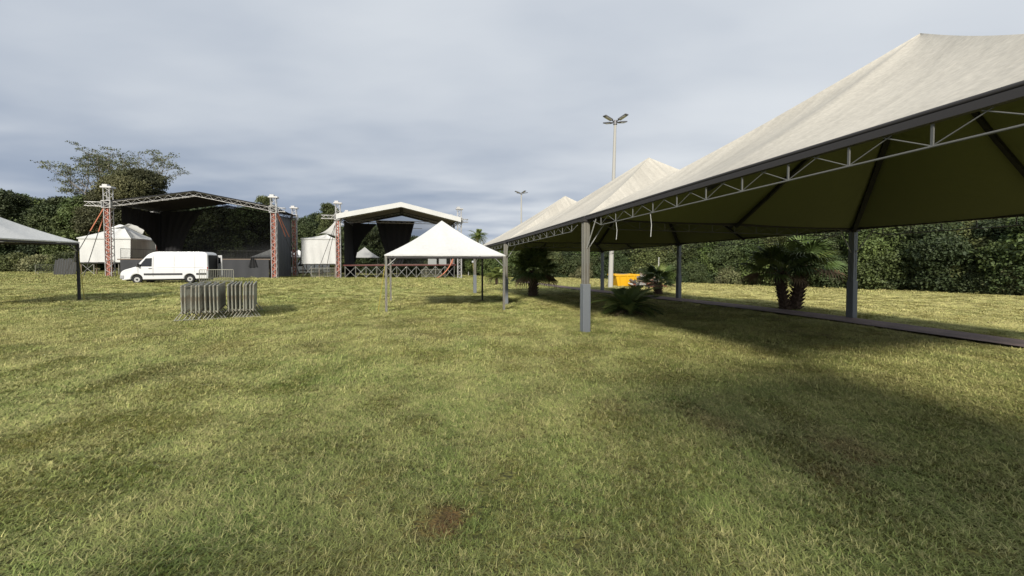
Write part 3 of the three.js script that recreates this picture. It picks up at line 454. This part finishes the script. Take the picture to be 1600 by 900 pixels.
// ---------------------------------------------------------------- lamp posts and other posts
function lampPost(label, x, f, H, lean) {
  const t = thing('street_lamp', label, 'lamp post', V(x, ground(x, f) - 0.05, f), 0, 'tall four-headed lamp posts'); t.rotation.z = -lean;
  mesh('pole', rod([0, 0, 0], [0, H, 0], 0.20, 0.10, 14), M.concrete, t); mesh('cap', rod([0, H - 0.1, 0], [0, H + 0.25, 0], 0.16, 0.12, 10), M.lampHead, t);
  for (let k = 0; k < 4; k++) { const a = k * Math.PI / 2 + 0.55, h = new THREE.Group(); h.name = 'lamp_arm'; t.add(h); h.position.set(0, H + 0.1, 0); h.rotation.y = a; mesh('bracket', rod([0.1, 0, 0], [0.45, 0.10, 0], 0.045), M.lampHead, h); const g = new RoundedBoxGeometry(0.85, 0.10, 0.36, 2, 0.04); g.rotateZ(0.22); g.translate(0.8, 0.17, 0); mesh('lamp_head', g, M.lampHead, h); const q = new THREE.BoxGeometry(0.6, 0.02, 0.28); q.rotateZ(0.22); q.translate(0.82, 0.115, 0); mesh('diffuser', q, M.lampGlass, h); }
}
lampPost('tall concrete lamp post rising behind the second large tent', ...at(954, 31), 13.2, 0.022);
lampPost('smaller, farther lamp post above the farthest large tent', ...at(814.5, 64), 13.6, 0);
for (const [px, f, h, r, lab] of [[1029, 36, 2.7, 0.055, 'thin pale post rising behind the small fan palm'], [1390, 36.5, 2.3, 0.05, 'thin pale post at the edge of the right-hand wood'], [732, 62, 3.2, 0.07, 'grey post right of the white lattice tower']]) { const [x, f2] = at(px, f), t = thing('thin_post', lab, 'post', V(x, ground(x, f2) - 0.1, f2)); mesh('shaft', rod([0, 0, 0], [0.02, h, 0], r, r * 0.8, 8), M.concrete, t); mesh('cap', rod([0.02, h, 0], [0.02, h + 0.06, 0], r * 1.25, r * 1.1, 8), M.paleSteel, t); }
{ const [x, f] = at(740, 58), t = thing('garden_lamp', 'small white globe lamp on a yellow post behind the pyramid tent', 'lamp', V(x, ground(x, f) - 0.05, f)); mesh('post', rod([0.1, 0, 0], [-0.1, 2.1, 0], 0.06, 0.05, 8), std(lin(0.45, 0.34, 0.12), 0.7), t); const g = new THREE.SphereGeometry(0.2, 12, 8); g.translate(-0.1, 2.3, 0); mesh('globe', g, M.lampGlass, t); }

// ---------------------------------------------------------------- yellow skip and the heap beside it
{
  const [x, f] = at(974, 33), t = thing('yellow_skip', 'yellow waste skip with flared rim beyond the footpath', 'skip', V(x, ground(x, f) - 0.02, f), 0.15);
  const S = (w0, w1, d0, d1, y0, y1) => { const g = new THREE.BoxGeometry(1, 1, 1), p = g.attributes.position; for (let i = 0; i < p.count; i++) { const up = p.getY(i) > 0; p.setXYZ(i, p.getX(i) * (up ? w1 : w0), up ? y1 : y0, p.getZ(i) * (up ? d1 : d0)); } g.computeVertexNormals(); return g; };
  mesh('body', S(1.45, 2.0, 1.1, 1.5, 0.1, 1.0), M.yellow, t); mesh('rim', [box(2.2, 0.12, 0.1, 0, 1.04, 0.76), box(2.2, 0.12, 0.1, 0, 1.04, -0.76), box(0.1, 0.12, 1.42, 1.05, 1.04, 0), box(0.1, 0.12, 1.42, -1.05, 1.04, 0)], M.yellow, t);
  for (const k of [-0.55, 0, 0.55]) mesh('rib', beam([k * 0.9, 0.12, 0.58], [k * 1.25, 0.98, 0.78], 0.09, 0.05), M.yellow, t);
  mesh('load', (() => { const g = new THREE.SphereGeometry(0.9, 14, 8, 0, 6.29, 0, 1.57); g.scale(1.05, 0.16, 0.75); g.translate(0, 0.98, 0); return g; })(), M.wood, t); mesh('skid', [box(1.5, 0.1, 0.12, 0, 0.05, 0.4), box(1.5, 0.1, 0.12, 0, 0.05, -0.4)], M.blackSteel, t);
}
{
  const [x, f] = at(1012, 31.5), t = thing('debris_heap', 'low heap of grey and reddish boards between yellow skip and small palm', 'heap', V(x, ground(x, f), f)), r = rng(77), mats = [M.wood, M.panel, std(lin(0.26, 0.09, 0.06), 0.9), M.concrete];
  for (let k = 0; k < 46; k++) { const a = r() * 6.28, q = r(), rad = 1.25 * Math.sqrt(q), h = 1.25 * (1 - q * 0.8) * r(), L = 0.5 + r() * 0.9, b = mesh('board', new THREE.BoxGeometry(L, 0.05 + 0.06 * r(), 0.1 + 0.16 * r()), mats[Math.floor(r() * 4)], t); b.position.set(Math.cos(a) * rad, 0.05 + h, Math.sin(a) * rad * 0.6); b.rotation.set((r() - 0.5) * 1.2, r() * 6.28, (r() - 0.5) * 1.2); }
}

// ---------------------------------------------------------------- palms and low plants
function fanLeaf(seed) {
  const r = rng(seed), p = [], ix = [], N = 26, add = (...q) => { const b = p.length / 3; for (const v of q) p.push(...v); return b; };
  const b0 = add([-0.012, 0, 0], [0.012, 0, 0], [0.010, 0.62, 0.02], [-0.010, 0.62, 0.02]); ix.push(b0, b0 + 1, b0 + 2, b0, b0 + 2, b0 + 3);
  for (let k = 0; k < N; k++) {
    const a = (k / (N - 1) - 0.5) * 3.9, L = (0.62 + 0.1 * r()) * (1 - 0.18 * Math.abs(a) / 1.95), s = Math.sin(a), c = Math.cos(a), w = 0.030, fold = k % 2 ? 0.02 : -0.02, o = (d, side, z) => [s * d + c * side, 0.60 + c * d - s * side, 0.02 + z];
    const b = add(o(0.01, -0.004, 0), o(0.01, 0.004, 0), o(L * 0.5, -w, -fold + 0.02), o(L * 0.5, w, fold + 0.02), o(L * 0.82, -w * 0.55, 0.10), o(L * 0.82, w * 0.55, 0.11), o(L, 0, 0.20 + 0.16 * r()));
    ix.push(b, b + 1, b + 3, b, b + 3, b + 2, b + 2, b + 3, b + 5, b + 2, b + 5, b + 4, b + 4, b + 5, b + 6);
  }
  const g = new THREE.BufferGeometry(); g.setAttribute('position', new THREE.Float32BufferAttribute(p, 3)); g.setIndex(ix); g.computeVertexNormals(); return g;
}
function featherLeaf(seed, L, droop, wide, N = 24) {
  const r = rng(seed), p = [], ix = [], S = (t) => [0, L * (t - droop * 0.25 * t * t), L * droop * 0.62 * t * t];
  for (let k = 0; k < 8; k++) { const a = S(k / 8), b = S((k + 1) / 8), w = 0.014 * (1 - k / 9), n = p.length / 3; p.push(-w, a[1], a[2], w, a[1], a[2], w * 0.9, b[1], b[2], -w * 0.9, b[1], b[2]); ix.push(n, n + 1, n + 2, n, n + 2, n + 3); }
  for (let k = 2; k <= N; k++) for (const s of [-1, 1]) { const t = k / N, c = S(t), l = wide * Math.sin(Math.PI * Math.min(0.97, 0.15 + 0.85 * t)) ** 0.6 * (0.85 + 0.3 * r()), n = p.length / 3, w = L * 0.016, dy = l * 0.62, dz = l * (0.15 + 0.35 * r()); p.push(0, c[1] - w, c[2], 0, c[1] + w, c[2], s * l * 0.6, c[1] + dy * 0.6 + w, c[2] + dz * 0.25, s * l * 0.6, c[1] + dy * 0.6 - w, c[2] + dz * 0.25, s * l, c[1] + dy, c[2] + dz); ix.push(n, n + 1, n + 2, n, n + 2, n + 3, n + 3, n + 2, n + 4); }
  const g = new THREE.BufferGeometry(); g.setAttribute('position', new THREE.Float32BufferAttribute(p, 3)); g.setIndex(ix); g.computeVertexNormals(); return g;
}
const FAN = [fanLeaf(3), fanLeaf(4), fanLeaf(5)], leafMats = [[0.075, 0.115, 0.03], [0.115, 0.16, 0.04], [0.17, 0.21, 0.06]].map((c) => std(lin(...c), 0.55)), deadMat = std(lin(0.20, 0.14, 0.075), 0.9);
function palmTrunk(parent, base, top, r0, r1, seed) {
  const r = rng(seed), tr = mesh('trunk', rod(base, top, r0, r1, 10), M.palmBark, parent), L = [], d = top.clone().sub(base), n = Math.round(d.length() / 0.075);
  for (let k = 0; k < n; k++) for (let q = 0; q < 5; q++) { const a = (q + k * 0.5 + 0.2 * r()) / 5 * 6.283, t = (k + 0.5) / n, c = base.clone().addScaledVector(d, t), rr = r0 + (r1 - r0) * t, o = new THREE.Vector3(Math.cos(a), 0, Math.sin(a)), p0 = c.clone().addScaledVector(o, rr * 0.8), p1 = c.clone().addScaledVector(o, rr + 0.07 + 0.03 * r()); p1.y += 0.09; L.push(rod(p0, p1, 0.045, 0.022, 4)); }
  const b = mesh('leaf_bases', L, M.palmBark, tr); b.userData.kind = 'stuff'; return tr;
}
function crown(parent, c, geos, mats, n, s, e0, e1, seed, dead = 0) {
  const r = rng(seed);
  for (let k = 0; k < n; k++) { const t = k / (n - 1), a = k * 2.39996 + 0.5 * r(), el = e0 + (e1 - e0) * Math.pow(t, 0.85) + 0.15 * (r() - 0.5), m = mesh(t > 1 - dead ? 'dead_leaf' : 'leaf', geos[k % geos.length], t > 1 - dead ? deadMat : mats[Math.floor(r() * mats.length)], parent); m.position.copy(c); m.rotation.set(0, 0, 0); m.rotateY(a); m.rotateX(Math.PI / 2 - el); m.rotateY((r() - 0.5) * 0.6); m.scale.setScalar(s * (0.85 + 0.3 * r())); }
}
function fanPalm(label, x, f, trunks, s, n, seed, e1) {
  const t = thing('fan_palm', label, 'palm', V(x, ground(x, f) - 0.03, f), 0, 'fan palms beside the tents');
  trunks.forEach(([bx, tx, h, r0], k) => { const a = new THREE.Vector3(bx, 0, 0), b = new THREE.Vector3(tx, h, 0); palmTrunk(t, a, b, r0, r0 * 0.85, seed + k); crown(t, b.clone().add(new THREE.Vector3(0, 0.03, 0)), FAN, leafMats, n, s, 1.4, e1, seed + 10 + k, 0.12); });
}
fanPalm('dark fan palm with one thick trunk in the shade of the tents', ...at(833, 22), [[0, 0.05, 1.5, 0.24]], 1.25, 34, 100, -0.5);
fanPalm('double trunked fan palm beyond the path beside the dark post', ...at(1238, 14.0), [[-0.20, -0.50, 1.4, 0.14], [0.10, 0.42, 1.65, 0.18]], 1.0, 22, 120, -0.22);
fanPalm('small fan palm in front of the boards and yellow skip', ...at(1029, 22.6), [[0, -0.03, 0.75, 0.19]], 1.05, 20, 140, -0.1);
{
  const mk = (label, px, f, L, n, droop, wide, mats, seed, h, e1) => { const [x, f2] = at(px, f), t = thing('cycad_plant', label, 'plant', V(x, ground(x, f2) - 0.02, f2), 0, 'low rosette plants'), geos = [featherLeaf(seed, L, droop, wide), featherLeaf(seed + 1, L * 0.9, droop * 1.2, wide), featherLeaf(seed + 2, L * 0.8, droop * 0.8, wide)]; mesh('trunk', rod([0, 0, 0], [0, h, 0], 0.16, 0.12, 9), M.palmBark, t); crown(t, new THREE.Vector3(0, h, 0), geos, mats, n, 1, 1.4, e1, seed + 5, 0.06); };
  mk('low dark spiky plant on the shaded grass beside the nearest post', 982, 12.5, 1.2, 38, 0.95, 0.30, leafMats, 200, 0.2, 0.0);
  mk('small light green plant on a short trunk behind the pyramid tent', 776, 36, 1.5, 34, 1.0, 0.36, [leafMats[2], std(lin(0.17, 0.20, 0.045), 0.6)], 220, 0.75, 0.05);
  const [x, f] = at(747, 84), t = thing('tall_palm', 'tall far palm rising between the pyramid tent and large tents', 'palm', V(x, ground(x, f), f)); mesh('trunk', rod([0, 0, 0], [0, 7.6, 0], 0.24, 0.18, 8), M.paleBark, t); crown(t, new THREE.Vector3(0, 7.6, 0), [featherLeaf(300, 2.6, 1.1, 0.7), featherLeaf(301, 2.3, 1.3, 0.7)], [leafMats[1], leafMats[2]], 34, 1, 1.4, -0.5, 310, 0.08);
}

// ---------------------------------------------------------------- trees
function clumpGeo(seed, n, leaf, flat) {
  const r = rng(seed), p = [], ix = [];
  for (let k = 0; k < n; k++) {
    const v = new THREE.Vector3(r() - 0.5, (r() - 0.5) * flat, r() - 0.5).normalize().multiplyScalar(Math.cbrt(r())), d = new THREE.Vector3(r() - 0.5, r() - 0.65, r() - 0.5).normalize(), u = new THREE.Vector3(r() - 0.5, r() - 0.5, r() - 0.5).cross(d).normalize(), L = leaf * (0.7 + 0.6 * r()), w = L * 0.33, b = p.length / 3;
    v.y *= flat; const a = v, c = v.clone().addScaledVector(d, L), m = v.clone().addScaledVector(d, L * 0.45), m1 = m.clone().addScaledVector(u, w), m2 = m.clone().addScaledVector(u, -w);
    for (const q of [a, m1, c, m2]) p.push(q.x, q.y, q.z); ix.push(b, b + 1, b + 2, b, b + 2, b + 3);
  }
  const g = new THREE.BufferGeometry(); g.setAttribute('position', new THREE.Float32BufferAttribute(p, 3)); g.setIndex(ix); g.computeVertexNormals(); return g;
}
const CL = [clumpGeo(1, 70, 0.34, 0.8), clumpGeo(2, 70, 0.30, 0.75), clumpGeo(3, 60, 0.40, 0.8)], CLF = clumpGeo(4, 34, 0.26, 0.5), leafMat = new THREE.MeshPhysicalMaterial({ color: 0xffffff, roughness: 0.7, side: THREE.DoubleSide });
function instanced(name, geo, items, parent) { // items [x, y, z, s, colour]
  const m = new THREE.InstancedMesh(geo, leafMat, items.length), r = rng(items.length + 3), q = new THREE.Quaternion(), e = new THREE.Euler(), M4 = new THREE.Matrix4(), c = new THREE.Color();
  items.forEach(([x, y, z, s, k], i) => { e.set((r() - 0.5) * 0.8, r() * 6.283, (r() - 0.5) * 0.8); q.setFromEuler(e); M4.compose(new THREE.Vector3(x, y, z), q, new THREE.Vector3(s, s, s)); m.setMatrixAt(i, M4); c.setRGB(...k); m.setColorAt(i, c); });
  m.name = name; m.castShadow = m.receiveShadow = true; m.userData.kind = 'stuff'; parent.add(m); return m;
}
function bushyTree(name, label, x, f, H, R, low, seed, pal, group, dens = 1, cs = 0.55) {
  const t = thing(name, label, 'tree', V(x, ground(x, f) - 0.05, f), 0, group), r = rng(seed), tr = [], top = H * 0.72, lx = (r() - 0.5) * 0.6, lz = (r() - 0.5) * 0.6;
  const bend = (q) => new THREE.Vector3(lx * q * q, top * q, lz * q * q), r0 = 0.035 * H * 0.6;
  for (let k = 0; k < 5; k++) tr.push(rod(bend(k / 5), bend((k + 1) / 5), r0 * (1 - k * 0.16), r0 * (1 - (k + 1) * 0.16), 7));
  const lobes = [], n = 11;
  for (let k = 0; k < n; k++) { const h = low + (H - low) * (0.10 + 0.80 * (k + 0.5 * r()) / n), w = Math.sin(Math.PI * Math.min(1, 0.22 + 0.78 * (h - low * 0.5) / H)), a = k * 2.4 + r(), d = R * 0.62 * w * (0.35 + 0.75 * r()); lobes.push([Math.cos(a) * d, h, Math.sin(a) * d, R * (0.34 + 0.22 * r()) * (0.65 + 0.45 * w)]); }
  lobes.push([lx, H - R * 0.32, lz, R * 0.32]);
  for (const [bx, by, bz] of lobes) { const s = bend(Math.min(0.95, Math.max(0.15, (by - R * 0.4) / top * 0.8))); tr.push(rod(s, [bx, by, bz], r0 * 0.32, r0 * 0.1, 5)); }
  mesh('trunk', tr, M.bark, t);
  const sets = [[], [], []];
  for (const [bx, by, bz, rr] of lobes) {
    const m = Math.round(dens * 30 * rr * rr / (cs * cs) * 0.42) + 5, tone = 0.72 + 0.6 * r(), hue = r();
    for (let k = 0; k < m; k++) {
      const d = new THREE.Vector3(r() - 0.5, r() - 0.42, r() - 0.5).normalize().multiplyScalar(rr * (0.72 + 0.38 * r())); d.y *= 0.78; const y = by + d.y; if (y < 0.25) continue;
      const b = tone * (0.86 + 0.28 * r()), c = mixc(pal[0], pal[1], Math.min(1, Math.max(0, hue * 0.7 + 0.5 * (r() - 0.4)))); sets[k % 3].push([bx + d.x, y, bz + d.z, cs * (0.7 + 0.7 * r()), [c[0] * b, c[1] * b, c[2] * b]]);
    }
  }
  const cr = new THREE.Group(); cr.name = 'crown'; t.add(cr); sets.forEach((s, k) => s.length && instanced('foliage', CL[k], s, cr));
  return t;
}
const DARK = [[0.030, 0.048, 0.014], [0.062, 0.078, 0.022]], MIDG = [[0.048, 0.078, 0.018], [0.095, 0.12, 0.030]], OLIVE = [[0.055, 0.075, 0.020], [0.13, 0.135, 0.045]], PALEG = [[0.09, 0.11, 0.04], [0.22, 0.21, 0.10]];
const topY = (py, f) => (407 - py) / 600 * f + 1.7;
{ // wood on the left and behind the stages: [bearing, depth, top row, radius, palette]
  const L = [[-95, 60, 285, 5], [-35, 66, 292, 5], [8, 63, 297, 4.6], [42, 70, 304, 4.4], [72, 64, 322, 3.6], [100, 68, 308, 4.6], [132, 64, 306, 4.8], [160, 72, 296, 5], [214, 70, 300, 5], [250, 74, 305, 5], [285, 72, 318, 5], [322, 66, 322, 4.6], [360, 70, 325, 5], [398, 74, 318, 4.6], [415, 82, 306, 3.2], [446, 80, 342, 4.4], [474, 76, 340, 4.6], [497, 84, 334, 4], [516, 74, 318, 3.2], [545, 82, 352, 4.6], [576, 74, 350, 4.4], [604, 78, 362, 4.2], [642, 84, 372, 4.2], [680, 86, 380, 4.4], [712, 90, 384, 4.4]].sort((a, b) => a[0] - b[0]);
  L.forEach(([px, f, py, R], k) => { const [x] = at(px, f), y = topY(py, f) - ground(x, f), where = k < 8 ? 'wood beyond the left pyramid tent and backstage tent' : k < 15 ? 'trees behind the black stage' : 'trees behind and beside the scaffold stage', n = k < 8 ? k : k < 15 ? k - 8 : k - 15; bushyTree('wood_tree', `${ORD[n]} tree from the left in the ${where}`, x, f, y, R, 0.6, 500 + k, px === 516 || px === 415 ? OLIVE : k % 3 ? DARK : MIDG, where, 1, px === 415 || px === 516 ? 0.5 : 0.72); });
}
bushyTree('olive_tree', 'rounded olive brown tree below the tall thin leaved tree', at(212, 66)[0], 66, topY(264, 66), 6.2, 4, 4711, [[0.055, 0.06, 0.02], [0.105, 0.10, 0.04]], null, 0.75, 0.6);
{ // undergrowth along the left wood's foot
  [[-40, 58, 2.6], [25, 57, 2.4], [62, 56.5, 2.0], [104, 56, 2.8], [640, 66, 3.0], [690, 68, 3.2], [724, 66, 3.4], [752, 63, 4.2], [775, 60, 4.0], [806, 57, 4.3]].forEach(([px, f, h], k) => { const [x] = at(px, f); bushyTree('wood_bush', k < 4 ? `${ORD[k]} bush from the left at the foot of the left wood` : `${ORD[k - 4]} bush from the left behind the scaffold deck and pyramid tent`, x, f, h, 2.4, 0.1, 700 + k, k === 2 ? PALEG : k > 6 ? MIDG : OLIVE, 'bushes at the foot of the woods', 1, 0.5); });
}
{ // wood along the right: two ranks, the front one hanging to the ground
  const F = [[838, 58, 376, 3.2], [872, 56, 374, 3.2], [903, 55, 378, 2.8], [930, 54, 372, 3.2], [962, 53, 374, 3.0], [996, 52, 368, 3.2], [1030, 51, 372, 3.0], [1066, 49, 366, 3.2], [1104, 47, 368, 3.0], [1142, 45, 370, 2.9], [1180, 43.5, 366, 3.0], [1224, 41.5, 362, 3.0], [1270, 40, 356, 3.0], [1318, 38, 352, 3.0], [1368, 36, 346, 3.0], [1418, 34, 344, 2.9], [1470, 32, 344, 2.8], [1524, 30, 338, 2.8], [1582, 28.5, 330, 2.8], [1650, 27, 322, 2.8], [1730, 26, 310, 2.9]];
  F.forEach(([px, f0, py0, R0], k) => { const f = f0 + 2.2 * (hash(k, 9) - 0.3), R = R0 * (0.8 + 0.45 * hash(k, 3)), py = py0 - 14 * (hash(k, 5) - 0.5), [x] = at(px, f), y = topY(py, f) - ground(x, f); bushyTree('edge_tree', `${ORD[k]} tree from the left along the edge of the right-hand wood`, x, f, y, R, 0.15, 800 + k, (k > 12 ? [DARK, DARK, OLIVE, DARK, MIDG] : [MIDG, OLIVE, DARK, MIDG, DARK])[k % 5], 'trees along the right-hand wood', 1.0, 0.5); });
  for (let k = 0; k < 12; k++) { const px = 850 + k * 78, f = 64 - k * 2.3, [x] = at(px, f), y = topY(358 - k * 3.5, f) - ground(x, f); bushyTree('back_tree', `${ORD[k]} tree from the left in the back rank of the right-hand wood`, x, f, y, 4, 0.5, 900 + k, DARK, 'back rank of the right-hand wood', 0.8, 0.7); }
  for (let k = 0; k < 14; k++) { const px = 855 + k * 58, f = 55 - k * 2.15, [x] = at(px, f); bushyTree('edge_bush', `${ORD[k]} low bush from the left at the foot of the right-hand wood`, x, f, 1.9 + 0.9 * hash(k, 4), 1.7, 0.05, 950 + k, k % 4 === 1 ? PALEG : k % 2 ? OLIVE : DARK, 'low bushes along the right-hand wood', 1.1, 0.36); }
}
{ // the tall thin-leaved tree above the left wood
  const f = 70, [x] = at(192, f), t = thing('feathery_tree', 'tall thin leaved tree with pale bare branches rising over the left wood', 'tree', V(x, ground(x, f), f)), r = rng(4242), wood = [], tips = [];
  const grow = (p, d, L, rad, lv) => {
    let q = p.clone(), dir = d.clone(); const n = 3; for (let k = 0; k < n; k++) { const e = q.clone().addScaledVector(dir, L / n); wood.push(rod(q, e, rad * (1 - 0.2 * k / n), rad * (1 - 0.2 * (k + 1) / n), lv < 2 ? 7 : 4)); q = e; dir.add(new THREE.Vector3((r() - 0.5) * 0.35, (r() - 0.45) * 0.2, (r() - 0.5) * 0.35)).normalize(); if (lv >= 4) tips.push([q.x, q.y, q.z]); }
    if (lv >= 5) { tips.push([q.x, q.y, q.z]); return; }
    const m = lv === 0 ? 5 : lv < 3 ? 3 : 2 + (r() < 0.6 ? 1 : 0); for (let k = 0; k < m; k++) { const a = (k + r()) / m * 6.283, sp2 = 0.55 + 0.4 * r(), up = new THREE.Vector3(Math.cos(a) * sp2, 0.50 - 0.05 * lv, Math.sin(a) * sp2); grow(q, dir.clone().multiplyScalar(0.75).add(up).normalize(), L * (0.5 + 0.42 * r()), rad * 0.6, lv + 1); }
  };
  grow(new THREE.Vector3(0, 0, 0), new THREE.Vector3(0.02, 1, 0), 7.0, 0.42, 0);
  t.scale.setScalar(0.9);
  mesh('trunk', wood, M.paleBark, t);
  const items = []; for (const [a, b, c] of tips) { if (r() < 0.55) continue; const k = mixc([0.06, 0.075, 0.03], [0.13, 0.14, 0.055], r()); items.push([a + (r() - 0.5) * 0.5, b + (r() - 0.5) * 0.4, c + (r() - 0.5) * 0.5, 0.55 + 0.5 * r(), k]); }
  const cr = new THREE.Group(); cr.name = 'crown'; t.add(cr); instanced('foliage', CLF, items, cr);
}
{ // thin-leaved tree behind the viewer: its broken shade dims the nearest grass
  const t = thing('shade_tree', 'thin leaved tree behind the viewer, casting broken shade on the nearest grass', 'tree', V(-2.9, -0.05, -13)), r = rng(99), wood = [rod([0, 0, 0], [0.1, 6.5, 0], 0.28, 0.18, 8)], items = [];
  for (let k = 0; k < 12; k++) { const a = k * 2.4, q = [0.1 + Math.cos(a) * (2.2 + 1.6 * r()), 8 + 3.2 * r(), Math.sin(a) * (2.2 + 1.6 * r())]; wood.push(rod([0.1, 4.5 + 2 * r(), 0], q, 0.09, 0.03, 5)); for (let m = 0; m < 7; m++) { const k2 = mixc([0.06, 0.085, 0.025], [0.12, 0.14, 0.045], r()); items.push([q[0] + (r() - 0.5) * 2.6, q[1] + (r() - 0.5) * 1.8, q[2] + (r() - 0.5) * 2.6, 0.5 + 0.35 * r(), k2]); } }
  mesh('trunk', wood, M.bark, t); const cr = new THREE.Group(); cr.name = 'crown'; t.add(cr); instanced('foliage', CLF, items, cr);
}
renderer.render(scene, camera);
